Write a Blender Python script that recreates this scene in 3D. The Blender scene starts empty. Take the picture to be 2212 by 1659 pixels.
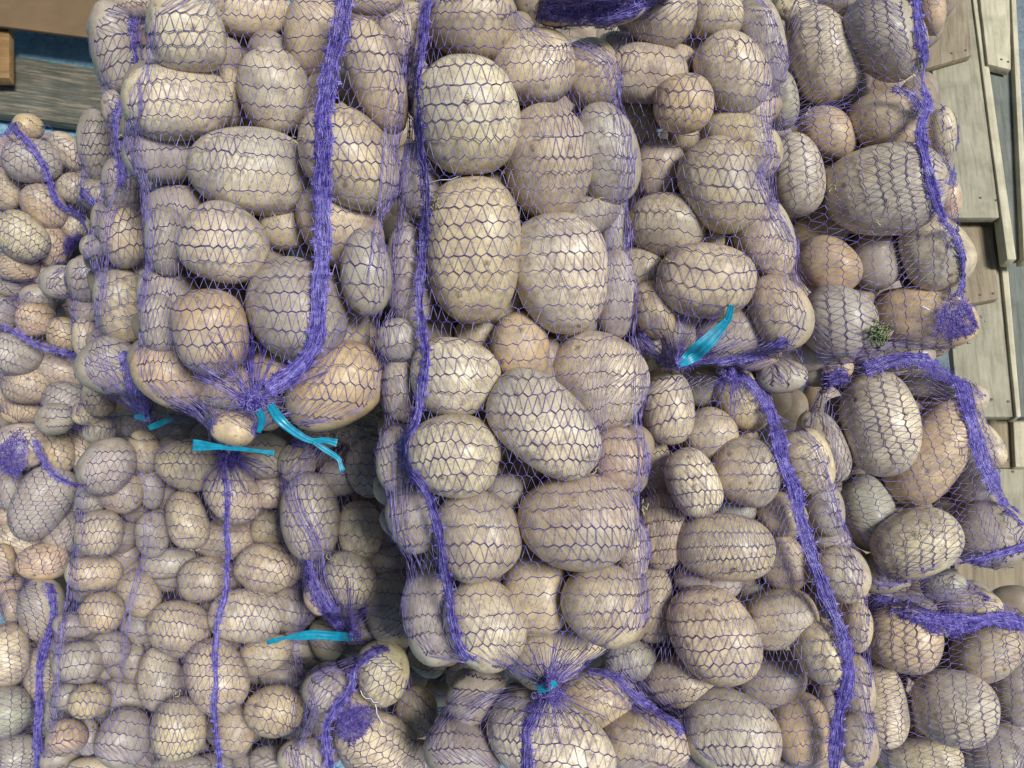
import bpy, math, random
import numpy as np
from mathutils import Vector, Matrix
sc = bpy.context.scene
COL = sc.collection
rnd = random.Random(7)
rng = np.random.default_rng(11)
# ---------------------------------------------------------------- camera, sky, sun, exposure
F = 1704.0                     # focal length in measured pixels (picture 2212 x 1659)
UC, VC = 1106.0, 829.5
TILT = math.radians(25)
HC = 1.86
cam_d = bpy.data.cameras.new('camera'); cam = bpy.data.objects.new('camera', cam_d); COL.objects.link(cam)
cam_d.sensor_width = 36.0; cam_d.lens = 36.0*F/2212.0
cam_d.clip_start = 0.02; cam_d.clip_end = 60
cam.location = (0, 0, HC); cam.rotation_euler = (TILT, 0, 0)
sc.camera = cam
w = bpy.data.worlds.new('World'); sc.world = w; w.use_nodes = True
nt = w.node_tree; nt.nodes.clear()
sky = nt.nodes.new('ShaderNodeTexSky'); sky.sky_type = 'NISHITA'; sky.sun_disc = False
SUN_EL, SUN_AZ = math.radians(63.0), math.radians(112.3)     # azimuth from +Y towards +X
sky.sun_elevation = SUN_EL; sky.sun_rotation = SUN_AZ
bg = nt.nodes.new('ShaderNodeBackground'); bg.inputs['Strength'].default_value = 0.05
wo = nt.nodes.new('ShaderNodeOutputWorld')
nt.links.new(sky.outputs[0], bg.inputs[0]); nt.links.new(bg.outputs[0], wo.inputs[0])
sl = bpy.data.lights.new('sun', 'SUN'); so = bpy.data.objects.new('sun', sl); COL.objects.link(so)
sl.energy = 3.1; sl.angle = math.radians(18); sl.color = (1.0, 0.985, 0.965)
sd = Vector((math.sin(SUN_AZ)*math.cos(SUN_EL), math.cos(SUN_AZ)*math.cos(SUN_EL), math.sin(SUN_EL)))
so.rotation_euler = sd.to_track_quat('Z', 'Y').to_euler()
so.location = (0, 0, 3)
sc.view_settings.view_transform = 'Standard'; sc.view_settings.look = 'None'
sc.view_settings.gamma = 1; sc.view_settings.use_curve_mapping = False
sc.view_settings.exposure = 0.55
# ---------------------------------------------------------------- measured layout
# every potato: x, y, half length, half width, turn, then flags
# flags: 1/2 = lies deeper, g = grey skin with some shade mixed into its tone, b = bronze skin, w = pale skin, n = green tinge
SACKS = {
'deep middle': dict(d=1.26, ang=10, seam='none', P='''
640,1395,44,36,20 g|705,1380,46,38,60 g|775,1388,42,36,0 g|850,1400,46,38,0 g|925,1420,44,38,40 g|990,1400,46,36,0 g|1010,1465,42,36,0 g|950,1490,40,34,0 g|880,1465,42,36,0 g|960,1350,44,36,0 g|640,1320,42,36,0 g|600,1370,40,34,0 g|1060,1450,40,34,0 g|700,1440,40,34,0 g|1040,1400,40,34,30 g'''),
'deep left': dict(d=1.30, ang=0, seam='none', P='''
245,925,42,34,0 g|310,925,44,34,10 g|385,930,44,34,0 g|455,945,42,34,0 g|540,930,42,34,0 g|610,920,42,36,60 g|645,975,40,34,60 g|640,1050,40,34,60 g|130,610,40,34,0 g|120,905,38,32,0 g|850,880,40,36,0 g|850,940,42,34,0 g|655,870,40,34,0 g|720,880,40,34,0 g|240,560,40,30,0 g'''),
'front left': dict(d=.80, ang=2, seam='right', P='''
400,72,88,80,80 w|545,25,90,55,5|590,198,88,78,85 w|678,80,90,62,85|800,-12,65,42,0|812,165,122,55,69|855,75,60,38,80 1
385,222,112,74,0 w|350,325,82,62,10 g|546,366,128,88,8 w|755,345,125,90,48|730,492,96,74,50|486,530,92,80,30 wf|378,452,68,48,0 g1|360,520,70,46,85 g
612,492,50,46,0 1|637,665,114,102,60 g|732,690,105,62,75|792,590,88,50,88 g|455,718,92,84,80 bf|365,635,65,50,0 g1|343,700,62,40,85 g
368,806,82,62,35 b1|475,828,66,50,10 b1|722,832,108,80,-32 b|778,758,72,48,75 b1|590,795,46,36,0 b1|503,925,46,36,0 b|480,60,50,50,0 2|490,215,45,60,0 2'''),
'centre front': dict(d=.79, ang=-2, seam='left', P='''
1020,45,92,82,10|1012,246,126,106,85 w|1150,148,88,80,0|1277,158,72,60,70 1|1183,350,115,90,80|1306,330,105,66,80 g1|1268,465,70,44,-20 g1|1330,505,60,30,88 g1
1018,540,156,100,88|1213,597,118,95,85 w|1326,635,90,48,88 g1|1088,650,52,50,0 1|905,395,82,48,80 g|885,590,106,46,86 g|862,735,50,42,20 g|860,840,62,34,88 g
980,815,92,80,10 w|1030,722,46,36,0 1|1125,748,72,62,82 b|1294,820,104,98,30 w1|1228,728,40,26,20 1|1168,918,136,84,40 wf|983,987,100,86,8 w|855,992,68,40,88 g
1342,990,68,56,75 b|1248,1122,126,102,4|1030,1157,98,84,76|892,1126,68,52,70 g|1090,1062,38,36,0 g2|1160,1284,85,68,85|1310,1302,92,82,30|1368,1185,62,32,88 1
937,1332,98,62,76 g|1050,1346,96,78,60 w|1180,1418,78,62,-5|1272,1375,60,42,-40 1|890,70,60,40,85 2|1110,1190,42,40,0 g2|1060,420,60,45,0 g1|905,200,60,30,88 g1'''),
'topmost': dict(d=.80, ang=20, seam='upper', P='''
1215,18,58,34,-10 b1|1330,22,62,34,-12 b1|1270,-35,90,40,0 b|1400,-38,70,34,0 b'''),
'right of centre': dict(d=.86, ang=4, seam='lower', P='''
1425,25,82,74,60|1335,100,42,32,0 1|1395,162,80,62,0|1462,135,42,36,0 1|1478,223,64,60,0 bf|1578,155,88,74,50|1550,35,56,52,0 w|1645,90,100,50,75 g
1372,280,60,44,75|1422,368,64,54,85|1602,308,90,62,35 1|1557,400,100,80,60|1441,488,82,66,8|1652,512,88,62,62 1|1382,582,50,44,0|1525,607,108,76,8
1682,675,82,62,62|1412,670,62,42,75|1457,708,56,36,75 1|1396,745,32,30,0 g1|1575,725,76,54,-20 g1|1642,768,46,26,-20 b1|1538,520,28,26,0 2|1490,300,45,30,0 2|1620,240,50,40,0 2'''),
'upper right': dict(d=.93, ang=84, seam='right', P='''
1776,124,100,76,68 w|1718,28,52,34,30 1|1838,0,72,28,0 g1|1913,84,96,80,48 g|2013,25,50,30,88 b|1686,215,60,38,84 n1|1830,195,40,38,0 g1|1918,182,64,28,0 b1
1915,258,80,65,10|1788,290,64,56,42 b|1718,378,86,56,80 w|2037,285,50,28,86 w|1903,411,128,88,-4 w|1766,505,66,46,-20 b1|1783,576,64,58,50 b|1888,562,66,52,80 g
2018,545,80,70,60 w|1805,692,80,76,30 g|1999,688,114,64,8 b|2052,430,42,24,86 b1|1725,770,64,34,0 g2|1700,470,40,30,0 2|1775,800,50,32,0 g2|1690,812,52,34,0 g2|1840,776,40,30,0 g2|1640,805,44,30,0 g2'''),
'middle right': dict(d=.97, ang=72, seam='upper', P='''
1925,768,84,34,0 g1|1808,795,34,24,0 b1|1898,912,112,78,80 w|2005,832,66,32,5 g1|2010,980,125,72,-56 b|2095,862,40,32,0 1|2130,960,50,32,60 w1|2100,1045,70,44,80 g
1778,965,80,46,70 g1|1872,1103,84,58,76 n|1976,1170,92,74,-25 w|2140,1155,88,66,15 g|1902,1240,56,44,0 g1|1990,880,60,40,0 2|2060,930,50,30,60 b2'''),
'lower right': dict(d=1.0, ang=84, seam='upper', P='''
2035,1264,48,34,0 n1|1950,1306,74,26,5 g1|2100,1308,64,36,8 1|1946,1384,86,64,14 b|2134,1406,80,60,-32|1906,1520,96,56,84 w|2060,1525,100,78,15 w|2196,1500,62,44,80 g
1992,1640,88,48,0 w|2160,1632,78,62,20 g|2215,1370,50,40,70'''),
'lower centre right': dict(d=.93, ang=-3, seam='right', P='''
1441,878,80,54,82 w|1520,832,46,44,0 g1|1607,870,70,52,52|1535,938,56,52,40|1618,1018,76,70,20|1500,1047,78,54,66 wf|1745,995,70,48,72 w|1410,998,62,38,76
1430,1140,86,48,86|1686,1112,54,44,20|1782,1100,56,38,75 g1|1590,1098,42,32,0 n2|1562,1182,102,66,10|1690,1215,62,52,60 1|1795,1168,40,28,0 g1|1818,1240,64,52,62
1530,1256,68,36,10 g1|1536,1368,112,82,62|1405,1300,88,46,86|1685,1335,78,62,-15 w|1645,1290,50,34,0 n2|1778,1412,70,54,80|1852,1352,52,30,86 1|1662,1470,74,58,-15 g1
1582,1580,112,86,20 w|1735,1578,82,62,70 b|1852,1478,66,34,84 1|1852,1600,62,40,86|1465,1476,72,52,5 1|1358,1422,54,42,10 n1|1660,1655,56,34,0 g1|1790,1665,50,36,0|1838,1320,60,30,86 2'''),
'lower centre': dict(d=.90, ang=8, seam='left', P='''
1030,1503,66,50,-42 g|1000,1620,80,66,20 g|1192,1612,142,94,32 w|1278,1511,82,60,14|1395,1605,94,72,4|1500,1645,46,34,0 g1|1335,1465,42,26,0 2|1110,1530,52,44,30 1'''),
'shaded middle': dict(d=1.06, ang=5, seam='none', P='''
667,1120,92,62,85 g|735,1028,40,38,0 g1|800,1010,62,50,70 g|778,1145,62,46,80 w|700,930,50,34,0 b1|778,928,62,36,10 g1|808,878,44,30,88 g1|757,1252,62,50,60
835,1130,52,28,88 g1|836,1208,42,30,0 g1|845,1312,74,56,80 g1|800,1360,70,36,0 g2|690,1290,36,32,60 b1|640,1000,40,40,0 2'''),
'lower left': dict(d=1.10, ang=4, seam='middle', P='''
235,1005,64,52,-48 g|313,975,44,34,80|405,1003,68,54,15|264,1068,44,40,0|197,1082,34,24,0 g1|325,1050,46,30,85 g1|406,1125,62,46,80 w|215,1150,50,48,0|328,1155,46,38,86 g
505,1067,60,54,60|583,1062,38,34,0|578,985,52,46,0 g|485,1168,64,42,5|583,1140,40,38,0|205,1238,60,40,0|365,1215,60,32,-5 g1|440,1252,56,46,-10|582,1228,70,52,5
300,1282,50,42,60|220,1322,48,42,0 b|165,1350,44,26,0 g1|385,1358,70,62,20|305,1355,42,34,0 g1|533,1332,80,56,5 w|630,1315,50,40,85 g|170,1430,56,44,0 g|235,1400,44,38,0 g
345,1465,68,46,84 w|285,1425,40,30,80 g1|192,1515,44,36,0|145,1505,32,26,0 g1|268,1505,52,40,20 g|468,1460,76,64,70|145,1592,44,40,0 b|190,1592,40,26,85 g1|270,1598,66,56,-60 g
386,1575,64,58,86|508,1580,58,44,85|590,1537,60,54,0|610,1460,46,32,0 g1|575,1410,62,38,-22|395,1662,62,30,0 g|200,1664,54,28,0|590,1645,50,36,0 g|455,1655,44,30,0 g1|330,1240,36,30,0 g1|130,1640,40,30,0 g1'''),
'lower middle': dict(d=1.05, ang=38, seam='middle', P='''
822,1456,68,54,80 w|903,1537,54,46,80|813,1602,86,70,28 w|705,1484,54,44,-30 g|700,1560,46,32,84 g1|662,1636,56,42,0 g|760,1520,40,36,0 b1|900,1640,50,40,0 g1'''),
'back left': dict(d=1.0, ang=-14, seam='right', P='''
250,105,94,50,80 g|288,10,42,28,20|243,232,34,22,85 g|268,510,64,50,80|262,662,80,54,84|226,478,40,28,84 g1|206,535,32,26,0 g1|243,792,68,60,30 g|262,400,60,40,85 g1|300,745,40,30,40 g|300,590,34,28,0 g1|290,300,50,30,80 g1|300,845,44,34,40 g1|280,180,44,30,85 g2'''),
'shaded left column': dict(d=1.22, ang=2, seam='none', P='''
208,315,76,40,86 g|180,605,46,34,80 g1|190,668,34,28,0 g1|215,420,46,36,0 g1|184,732,40,26,86|212,862,40,32,60|190,895,32,22,0|215,930,36,28,0 g2|210,700,34,30,0 g2|230,600,50,38,80 g2'''),
'far left upper': dict(d=1.42, ang=35, seam='right', P='''
60,275,32,28,0 b|70,348,62,44,0 g|147,326,50,30,50|12,410,46,34,86|158,408,36,32,0|98,447,52,40,60 b|45,510,62,46,46 w|160,490,36,28,30 w|115,535,44,32,86 b
38,577,44,30,10 b|96,592,34,28,0 b1|10,330,34,34,0 b1|0,468,22,22,0 1|22,618,32,22,0 g2'''),
'far left second': dict(d=1.40, ang=20, seam='middle', P='''
82,648,40,32,0 g1|80,690,42,34,0 b|4,680,36,32,86 g|60,724,34,20,0 1|140,723,38,34,0 b|30,766,62,42,18 g|140,800,60,34,15|57,832,50,38,0 b|142,866,46,40,0 g|52,888,46,28,0 b1|0,856,24,22,0
208,760,34,24,86 g1|205,820,34,26,40 g1|110,640,30,24,0 g2'''),
'far left third': dict(d=1.38, ang=65, seam='upper', P='''
40,962,60,46,0 w|128,962,54,36,80 b|182,982,52,30,76|18,1055,46,36,86 g|90,1088,82,52,-60 g|165,1048,36,22,40 1|156,1080,32,22,86 1|140,1152,52,38,-58 g|38,1168,52,32,20 w|96,1212,56,38,0 b
5,1215,40,28,86 b|8,1115,32,26,0 b1|185,1040,30,22,60 g2'''),
'far left lowest': dict(d=1.32, ang=86, seam='right', P='''
15,1264,32,22,0 b1|24,1310,34,24,80 b|90,1315,66,50,88 g|14,1412,66,54,86 w|113,1390,30,24,0 1|92,1455,52,38,88|8,1535,60,56,0 n|106,1540,50,30,86 n|26,1632,56,44,0 g|112,1630,40,34,80 g1|60,1500,34,24,0 g2'''),
}
# woven seam bands (points, width in the middle)
EXTRA = [('front left', (445, 885), 26), ('front left', (575, 890), 24), ('front left', (503, 962), 16), ('shaded middle', (650, 960), 20)]
HOLES = [('front left', (503, 932), (40, 25))]
BANDS = [
('front left',15,[(452,905),(460,945),(500,968),(542,955),(556,915)]),
('front left',12,[(478,975),(505,970),(530,980)]),
('front left',52,[(745,-30),(735,60),(715,140),(700,250),(700,350),(697,450),(697,560),(690,660),(680,740),(640,800),(580,845)]),
('centre front',26,[(925,-30),(918,60),(900,180),(903,280),(915,380),(918,480),(910,580),(908,680),(920,760),(912,840),(900,905),(872,950),(878,1010),(920,1060),(945,1130),(960,1230),(975,1330),(1000,1410),(1030,1440)]),
('topmost',34,[(1120,30),(1180,62),(1260,60),(1340,32),(1420,8),(1480,-25)]),
('topmost',34,[(1180,10),(1260,0),(1360,-10)]),
('right of centre',24,[(1378,722),(1405,755),(1440,788)]),
('right of centre',26,[(1480,792),(1560,785),(1640,765),(1700,735)]),
('upper right',30,[(1975,-30),(1985,60),(2000,130),(2005,220),(1990,275),(2000,340),(2020,430),(2040,470)]),
('upper right',24,[(1930,190),(1965,205),(1998,240)]),
('upper right',20,[(2035,470),(2075,530),(2085,600),(2070,640)]),
('upper right',18,[(2062,240),(2070,330),(2055,400)]),
('middle right',44,[(1870,800),(1950,775),(2030,785),(2070,810),(2090,870),(2110,950),(2140,1030),(2190,1100),(2230,1130)]),
('middle right',40,[(1700,860),(1760,830),(1830,812)]),
('middle right',22,[(1990,1245),(2060,1225),(2140,1205),(2220,1180)]),
('lower right',44,[(1868,1300),(1930,1305),(2000,1330),(2080,1345),(2150,1335),(2215,1350)]),
('lower right',20,[(2095,1240),(2120,1275),(2140,1290)]),
('lower centre right',40,[(1610,805),(1650,850),(1675,920),(1695,1000),(1715,1060),(1735,1140),(1762,1220),(1795,1310),(1825,1390),(1832,1480),(1810,1560),(1800,1690)]),
('lower centre',28,[(1165,1500),(1158,1540),(1138,1580),(1142,1620),(1140,1690)]),
('lower centre',22,[(1270,1445),(1330,1460),(1370,1500),(1430,1545),(1480,1580)]),
('shaded middle',22,[(600,950),(660,960)]),
('shaded middle',40,[(655,1215),(690,1290),(730,1345),(755,1368)]),
('lower left',15,[(485,985),(490,1060),(490,1140),(492,1220),(488,1280),(475,1330),(465,1400),(466,1470),(462,1540),(470,1600),(476,1690)]),
('lower middle',26,[(845,1395),(800,1415),(765,1445),(755,1490),(725,1530),(705,1580),(712,1660)]),
('back left',30,[(290,40),(300,120),(296,190)]),
('back left',22,[(262,215),(250,270),(262,340),(262,400)]),
('back left',40,[(270,760),(285,830),(290,880)]),
('shaded left column',22,[(165,400),(205,440),(212,470)]),
('far left upper',17,[(-10,262),(22,272),(60,305),(88,345),(105,390),(125,440),(160,460),(188,485),(200,515)]),
('far left second',15,[(-10,700),(40,722),(90,748),(140,762),(180,778)]),
('far left third',15,[(75,950),(100,1005),(130,1035),(180,1055)]),
('far left lowest',24,[(108,1262),(118,1330),(96,1400),(84,1450),(86,1530),(82,1590),(88,1690)]),
]
# dense woven corners: sack, centre, half size, turn
PATCHES = [
('upper right',(2068,690),(52,44),-15),
('middle right',(2045,800),(48,28),15),
('topmost',(1225,30),(85,30),-5),
('topmost',(1360,2),(90,22),-12),
('lower middle',(765,1560),(38,46),30),
('far left third',(28,985),(34,48),10),
('far left upper',(162,530),(30,24),-20),
('far left upper',(122,590),(16,26),30),
('far left upper',(14,272),(24,22),0),
('middle right',(1760,838),(44,20),-15),
('lower right',(2040,1345),(70,26),8),
('back left',(296,895),(30,26),20),
]
# gathered necks: sack, knot, mean direction of the gathers, spread, reach
NECKS = [
('front left',(548,872),-90,150,150),
('centre front',(1185,1483),-90,150,130),
('right of centre',(1462,793),-70,150,130),
('back left',(318,905),-110,110,120),
('shaded middle',(760,1372),-110,110,110),
('lower centre',(1190,1492),80,130,110),
('lower centre right',(1580,800),80,120,90),
('lower left',(490,975),75,120,90),
]
RIBBONS = [
('front left','bright cyan tie string',[[(582,874,16),(606,908,22),(640,936,17),(672,952,12),(700,951,14),(728,957,17)],[(676,954,9),(700,970,12),(730,990,12),(735,1003,9),(740,1018,14)],[(556,885,14),(566,905,16),(558,935,10)],[(416,962,26),(440,963,20),(480,966,12),(540,972,8),(592,979,10)]]),
('back left','bright cyan tie string',[[(290,899,8),(302,901,12),(316,906,7)],[(321,925,11),(340,917,13),(352,912,11),(374,905,7)]]),
('right of centre','bright cyan tie string',[[(1462,790,10),(1500,768,28),(1535,735,26),(1565,700,16),(1574,685,18),(1580,658,12)],[(1462,790,8),(1500,748,12),(1540,715,10),(1568,690,10)]]),
('shaded middle','bright cyan tie string',[[(762,1376,16),(720,1374,20),(680,1371,22),(640,1375,14),(612,1379,7),(600,1382,11),(577,1388,9)]]),
('centre front','bright cyan tie string',[[(1160,1489,14),(1180,1486,16),(1202,1474,12)]]),
]

# bunched lengthwise threads where a net is drawn together
GATHERS = [
('front left',34,[(360,860),(420,890),(455,930),(485,965)]),
('front left',30,[(610,870),(570,905),(552,940),(525,968)]),
('front left',30,[(430,880),(500,872),(560,868),(620,860)]),
('front left',22,[(312,-20),(318,60),(304,150),(308,230),(290,330),(312,420),(318,520),(306,600),(298,680),(330,740)]),
('front left',26,[(845,-20),(868,70),(872,150),(858,260),(850,340),(845,420),(835,500),(830,580),(826,660),(820,740)]),
('front left',16,[(620,830),(690,790),(740,720),(790,660)]),
('front left',20,[(420,800),(480,830),(540,860)]),
('centre front',18,[(880,-20),(876,60),(870,200),(880,300),(862,440),(850,560),(850,680),(845,800)]),
('centre front',24,[(1110,40),(1180,75),(1250,95),(1320,140),(1345,210),(1365,300),(1358,400),(1355,480),(1350,560),(1372,660),(1375,740)]),
('centre front',20,[(1390,800),(1385,900),(1392,1000),(1385,1080),(1392,1180),(1392,1280),(1350,1380)]),
('centre front',26,[(846,920),(852,1050),(858,1150),(872,1220),(890,1300)]),
('right of centre',20,[(1685,-20),(1690,60),(1664,150),(1650,240),(1662,330),(1640,380),(1660,440),(1710,540),(1722,620),(1748,680)]),
('right of centre',24,[(1480,790),(1580,780),(1660,750),(1730,700)]),
('upper right',16,[(1655,290),(1720,255),(1790,240),(1850,225)]),
('upper right',14,[(1990,60),(2010,200),(2055,260),(2068,360),(2050,450),(2090,560)]),
('lower centre right',22,[(1700,890),(1760,960),(1790,1040),(1818,1130),(1850,1200),(1868,1300)]),
('lower centre right',16,[(1862,1400),(1880,1500),(1895,1600),(1890,1700)]),
('lower centre right',16,[(1320,1400),(1370,1480),(1420,1560),(1480,1640)]),
('lower centre',24,[(1270,1440),(1330,1465),(1380,1515),(1440,1555),(1490,1600)]),
('lower centre',16,[(1150,1480),(1060,1500),(980,1560)]),
('shaded middle',34,[(655,960),(640,1040),(650,1100),(690,1180),(700,1260),(740,1340)]),
('shaded middle',24,[(690,900),(680,960),(650,1010),(620,1050)]),
('lower left',18,[(312,1010),(322,1080),(316,1150),(308,1215),(275,1330),(262,1440),(245,1540),(215,1600)]),
('lower left',14,[(168,1090),(150,1220),(140,1300),(125,1420),(120,1540)]),
('lower left',18,[(625,1000),(660,1150),(655,1260),(650,1400),(655,1500),(640,1640)]),
('lower middle',24,[(660,1480),(680,1540),(650,1600),(630,1660)]),
('lower middle',14,[(780,1410),(700,1440),(650,1480)]),
('back left',20,[(262,215),(250,270),(262,340),(262,400),(232,470),(225,560),(215,620),(225,700)]),
('back left',24,[(200,740),(240,840),(280,880),(320,900)]),
('shaded left column',18,[(170,420),(195,480),(185,560),(200,640),(180,700)]),
('middle right',20,[(1840,1200),(1900,1260),(1980,1250),(2080,1220)]),
('middle right',18,[(1990,778),(2060,800),(2100,900),(2150,1020),(2200,1110)]),
('lower right',24,[(1880,1300),(1980,1290),(2080,1290),(2150,1290),(2205,1330)]),
('far left upper',10,[(40,300),(90,350),(120,430),(190,510)]),
('far left third',12,[(60,940),(110,1010),(180,1060)]),
('topmost',22,[(1110,20),(1200,45),(1300,45),(1400,15),(1500,-30)]),
]
# ---------------------------------------------------------------- geometry helpers
CAM = np.array([0, 0, HC]); RX = np.array([1.0, 0, 0])
UP = np.array([0, math.cos(TILT), math.sin(TILT)]); BK = np.array([0, -math.sin(TILT), math.cos(TILT)])
def P(u, v, d):
    """world point seen at picture position u, v at distance d along the camera axis"""
    u = np.asarray(u, float); v = np.asarray(v, float); d = np.asarray(d, float)
    return CAM + (d*(u-UC)/F)[..., None]*RX + (-d*(v-VC)/F)[..., None]*UP - d[..., None]*BK
def on_level(u, v, h):
    """world point on the level plane z = h under picture position u, v"""
    k = -(v-VC)/F
    return P(u, v, (HC-h)/(math.cos(TILT)-k*math.sin(TILT)))
def mesh_np(name, verts, faces, smooth=False):
    me = bpy.data.meshes.new(name)
    verts = np.asarray(verts, np.float32); faces = np.asarray(faces, np.int32)
    n, k = faces.shape
    me.vertices.add(len(verts)); me.vertices.foreach_set('co', verts.ravel())
    me.loops.add(n*k); me.loops.foreach_set('vertex_index', faces.ravel())
    me.polygons.add(n); me.polygons.foreach_set('loop_start', np.arange(n, dtype=np.int32)*k)
    me.polygons.foreach_set('loop_total', np.full(n, k, np.int32))
    if smooth: me.polygons.foreach_set('use_smooth', np.ones(n, bool))
    me.update(calc_edges=True); me.validate()
    return me
def link(name, me, mat=None, parent=None):
    o = bpy.data.objects.new(name, me)
    if mat is not None: me.materials.append(mat)
    COL.objects.link(o)
    if parent is not None: o.parent = parent
    return o
def tag(o, label=None, cat=None, group=None, kind=None):
    if label: o['label'] = label
    if cat: o['category'] = cat
    if group: o['group'] = group
    if kind: o['kind'] = kind
    return o
def prisms(p0, p1, r, flat=1.0):
    """three sided threads from p0 to p1"""
    p0 = np.asarray(p0, float); p1 = np.asarray(p1, float); n = len(p0)
    r = np.broadcast_to(np.asarray(r, float), (n,))
    t = p1-p0; L = np.linalg.norm(t, axis=1, keepdims=True); L[L < 1e-9] = 1e-9; t = t/L
    view = (p0+p1)/2-CAM; view /= np.linalg.norm(view, axis=1, keepdims=True)
    a = np.cross(t, view); an = np.linalg.norm(a, axis=1, keepdims=True); an[an < 1e-6] = 1; a /= an
    b = np.cross(a, t)
    p0 = p0-t*r[:, None]*.3; p1 = p1+t*r[:, None]*.3
    vs = []
    for pp in (p0, p1):
        for k in range(3):
            an_ = 2*math.pi*k/3+math.pi/2
            vs.append(pp+(a*math.cos(an_)+b*math.sin(an_)*flat)*r[:, None])
    V = np.stack(vs, axis=1).reshape(-1, 3)
    q = np.array([[0, 1, 4, 3], [1, 2, 5, 4], [2, 0, 3, 5]])
    Fc = (np.arange(n)[:, None, None]*6+q[None]).reshape(-1, 4)
    return V, Fc
def merge(parts):
    Vs, Fs, o = [], [], 0
    for v, f in parts:
        Vs.append(v); Fs.append(f+o); o += len(v)
    return np.concatenate(Vs), np.concatenate(Fs)
# ---------------------------------------------------------------- materials
def mat_new(name):
    m = bpy.data.materials.new(name); m.use_nodes = True
    nt = m.node_tree; b = nt.nodes['Principled BSDF']
    return m, nt, b
def noise(nt, scale, detail=3, rough=.5, coord='Object', vec=None):
    n = nt.nodes.new('ShaderNodeTexNoise'); n.inputs['Scale'].default_value = scale
    n.inputs['Detail'].default_value = detail; n.inputs['Roughness'].default_value = rough
    if vec is None:
        tc = nt.nodes.new('ShaderNodeTexCoord'); vec = tc.outputs[coord]
    nt.links.new(vec, n.inputs['Vector'])
    return n
def ramp(nt, src, stops):
    r = nt.nodes.new('ShaderNodeValToRGB')
    while len(r.color_ramp.elements) < len(stops): r.color_ramp.elements.new(.5)
    for e, (p, c) in zip(r.color_ramp.elements, stops):
        e.position = p; e.color = c if len(c) == 4 else (*c, 1)
    nt.links.new(src, r.inputs[0]); return r
def mix(nt, fac, a, b, mode='MIX'):
    m = nt.nodes.new('ShaderNodeMix'); m.data_type = 'RGBA'; m.blend_type = mode
    for k, s in ((0, fac), (6, a), (7, b)):
        if hasattr(s, 'node'): nt.links.new(s, m.inputs[k])
        elif k == 0: m.inputs[0].default_value = s
        else: m.inputs[k].default_value = (*s, 1)
    return m.outputs[2]
def bump(nt, b, src, strength, dist):
    n = nt.nodes.new('ShaderNodeBump'); n.inputs['Strength'].default_value = strength; n.inputs['Distance'].default_value = dist
    nt.links.new(src, n.inputs['Height']); nt.links.new(n.outputs[0], b.inputs['Normal'])
def potato_mat():
    m, nt, b = mat_new('potato_skin')
    oi = nt.nodes.new('ShaderNodeObjectInfo')
    tc = nt.nodes.new('ShaderNodeTexCoord')
    av = nt.nodes.new('ShaderNodeVectorMath'); av.operation = 'ADD'
    mu = nt.nodes.new('ShaderNodeVectorMath'); mu.operation = 'SCALE'; mu.inputs['Scale'].default_value = 40
    cb = nt.nodes.new('ShaderNodeCombineXYZ')
    for k in range(3): nt.links.new(oi.outputs['Random'], cb.inputs[k])
    nt.links.new(cb.outputs[0], mu.inputs[0]); nt.links.new(tc.outputs['Object'], av.inputs[0]); nt.links.new(mu.outputs[0], av.inputs[1])
    vec = av.outputs[0]
    n1 = noise(nt, 28, 4, .6, vec=vec)
    r1 = ramp(nt, n1.outputs[0], [(.3, (.72, .68, .62)), (.5, (.98, .98, .98)), (.72, (1.1, 1.09, 1.05))])
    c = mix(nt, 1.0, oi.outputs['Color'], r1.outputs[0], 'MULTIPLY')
    n0 = noise(nt, 11, 3, .6, vec=vec)            # patches of duller skin
    r0 = ramp(nt, n0.outputs[0], [(.48, (0, 0, 0)), (.66, (.6, .6, .6))])
    c = mix(nt, r0.outputs[0], c, (.36, .335, .27))
    n2 = noise(nt, 60, 5, .7, vec=vec)            # dusty soil film
    r2 = ramp(nt, n2.outputs[0], [(.44, (0, 0, 0)), (.64, (.7, .7, .7))])
    c = mix(nt, r2.outputs[0], c, (.27, .21, .16))
    n3 = noise(nt, 300, 2, .5, vec=vec)           # lenticels
    r3 = ramp(nt, n3.outputs[0], [(.61, (0, 0, 0)), (.68, (.6, .6, .6))])
    c = mix(nt, r3.outputs[0], c, (.20, .14, .09))
    vo = nt.nodes.new('ShaderNodeTexVoronoi'); vo.inputs['Scale'].default_value = 34; nt.links.new(vec, vo.inputs['Vector'])
    r4 = ramp(nt, vo.outputs['Distance'], [(.04, (.9, .9, .9)), (.17, (0, 0, 0))])
    n5 = noise(nt, 300, 3, .7, vec=vec); 
    r5 = ramp(nt, n5.outputs[0], [(.36, (0, 0, 0)), (.52, (1, 1, 1))])
    e = mix(nt, 1.0, r4.outputs[0], r5.outputs[0], 'MULTIPLY')
    c = mix(nt, e, c, (.13, .09, .06))
    nt.links.new(c, b.inputs['Base Color'])
    rr = ramp(nt, n2.outputs[0], [(.4, (.38, .38, .38)), (.7, (.74, .74, .74))])
    nt.links.new(rr.outputs[0], b.inputs['Roughness'])
    b.inputs['Specular IOR Level'].default_value = .4
    b.inputs['Subsurface Weight'].default_value = .06
    b.inputs['Subsurface Radius'].default_value = (.01, .006, .003)
    ad = nt.nodes.new('ShaderNodeMath'); ad.operation = 'SUBTRACT'
    nt.links.new(n1.outputs[0], ad.inputs[0]); nt.links.new(r4.outputs[0], ad.inputs[1])
    bump(nt, b, ad.outputs[0], .35, .002)
    return m
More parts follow.
